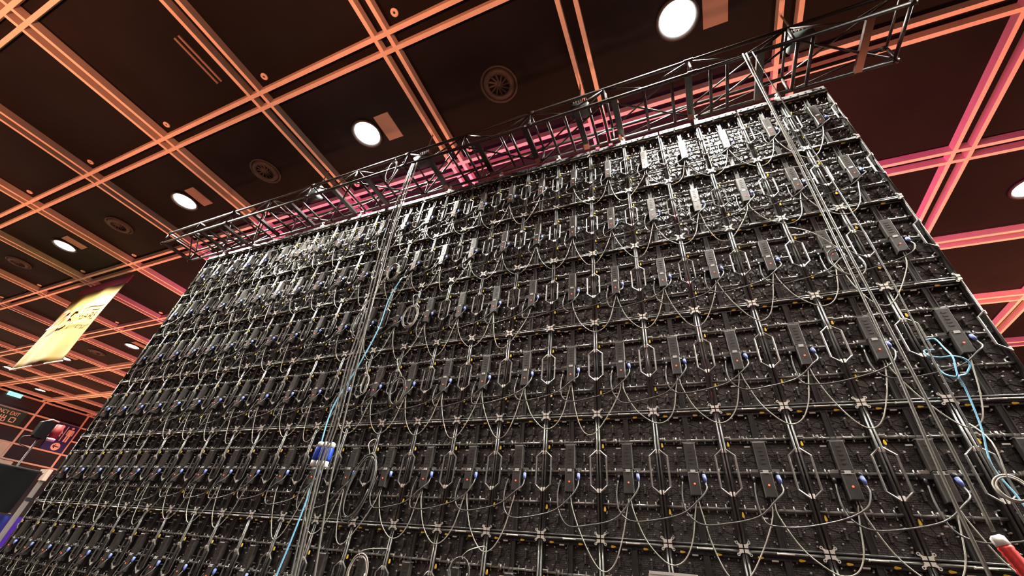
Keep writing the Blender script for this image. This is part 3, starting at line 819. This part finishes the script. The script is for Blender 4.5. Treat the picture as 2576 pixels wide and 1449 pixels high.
# ------------------------------------------------------------------ stand, pole, curtain and things by the far wall edge
M['standblack'] = mat('stand_black', (0.003, 0.003, 0.003), 0.7, spec=0.15)
st = empty('light_stand', (-11.0, 0.16, 0)); tag(st, 'black stage light with a red tube on a thin stand past the wall edge', 'stage light')
put('pole', MB().tube([(0, 0, 0), (0, 0, 3.05)], 0.015, 8).mesh('stand_pole', 'bumper'), st)
for i in range(3):
    a = 2 * math.pi * i / 3 + math.pi / 3
    put('leg', MB().tube([(0.5 * math.cos(a), 0.5 * math.sin(a), 0.012), (0, 0, 0.7)], 0.012, 6).mesh('stand_leg', 'alu'), st)
put('housing', MB().bevbox(-0.10, 0.10, -0.13, 0.06, 3.05, 3.36, 0.03).mesh('stand_housing', 'standblack'), st)
put('bracket', MB().tube([(0, -0.12, 3.33), (0, 0.0, 3.42), (0, 0.12, 3.40)], 0.012, 6).mesh('stand_bracket', 'alu'), st)
put('red_tube', MB().tube([(0.02, 0.17, 3.36), (0.02, 0.17, 3.10)], 0.07, 14).mesh('stand_tube', 'redcloth'), st)
put('tube_cap', MB().tube([(0.02, 0.17, 3.10), (0.02, 0.17, 3.05)], [0.07, 0.06], 14).mesh('stand_cap', 'sticker'), st)
put('cord', MB().tube(smooth_path([(0, -0.1, 3.07), (0, -0.22, 3.02), (0, -0.2, 2.9), (0, -0.05, 2.86), (0, 0.0, 2.8)], 5), 0.008, 6).mesh('stand_cord', 'blackrubber'), st)

pl = empty('drape_pole', (-9.12, -0.055, 0)); tag(pl, 'square aluminium upright with a black clamp at the wall edge', 'pole')
put('upright', MB().box(-0.026, 0.026, -0.026, 0.026, 0.02, 2.27).mesh('drape_upright', 'alu'), pl)
put('base', MB().box(-0.2, 0.1, -0.2, 0.04, 0, 0.02).mesh('drape_base', 'bumper'), pl)
put('clamp', MB().box(-0.032, 0.032, -0.032, 0.032, 1.97, 2.02).mesh('drape_clamp', 'blackrubber'), pl)
put('top_bracket', MB().prism([(-0.06, 2.27), (0.06, 2.27), (0.06, 2.44), (-0.2, 2.44), (-0.2, 2.38), (-0.02, 2.38), (-0.06, 2.33)], -0.03, 0.03).mesh('drape_bracket', 'strip'), pl)
cu = empty('black_curtain', (-9.17, -0.14, 1.78)); tag(cu, 'black gathered curtain hung from a rail at the wall edge', 'curtain')
b = MB(); N = 60
for i in range(N + 1):
    s = i / N
    for j in range(7):
        v = j / 6
        b.v.append((0.05 * math.sin(s * 46 + v * 1.5) * (0.4 + 0.6 * (1 - v)) + 0.02 * math.sin(s * 19), -s * 3.4, 0.58 * v))
for i in range(N):
    for j in range(6):
        q = i * 7 + j
        b.face([q, q + 7, q + 8, q + 1], 0, True)
put('fabric', b.mesh('curtain_fabric', 'curtain'), cu)
put('rail', MB().tube([(0, 0.03, 0.60), (0, -3.4, 0.60)], 0.02, 8).mesh('curtain_rail', 'blackrubber'), cu)
put('hem_rod', MB().tube([(0, 0.03, 0.0), (0, -3.4, 0.0)], 0.008, 6).mesh('curtain_hem', 'alu'), cu)
bc = empty('blue_crate', (-10.05, 0.1, 0)); tag(bc, 'blue cloth covered stand under the black curtain hem', 'stand')
put('cover', MB().bevbox(-0.3, 0.3, -0.25, 0.22, 0.02, 1.76, 0.04).mesh('blue_cover', 'bluecloth'), bc)
put('base', MB().box(-0.32, 0.32, -0.27, 0.24, 0, 0.02).mesh('blue_base', 'bluecloth'), bc)
wt = empty('white_table', (-10.05, 0.83, 0)); tag(wt, 'small white table at the lower corner beside the wall edge', 'table')
put('top', MB().box(-0.25, 0.25, -0.45, 0.18, 1.09, 1.14).mesh('wt_top', 'white'), wt)
for dx in (-0.22, 0.2):
    for dy in (-0.42, 0.14): put('leg', MB().box(dx, dx + .03, dy, dy + .03, 0, 1.09).mesh('wt_leg', 'alu'), wt)
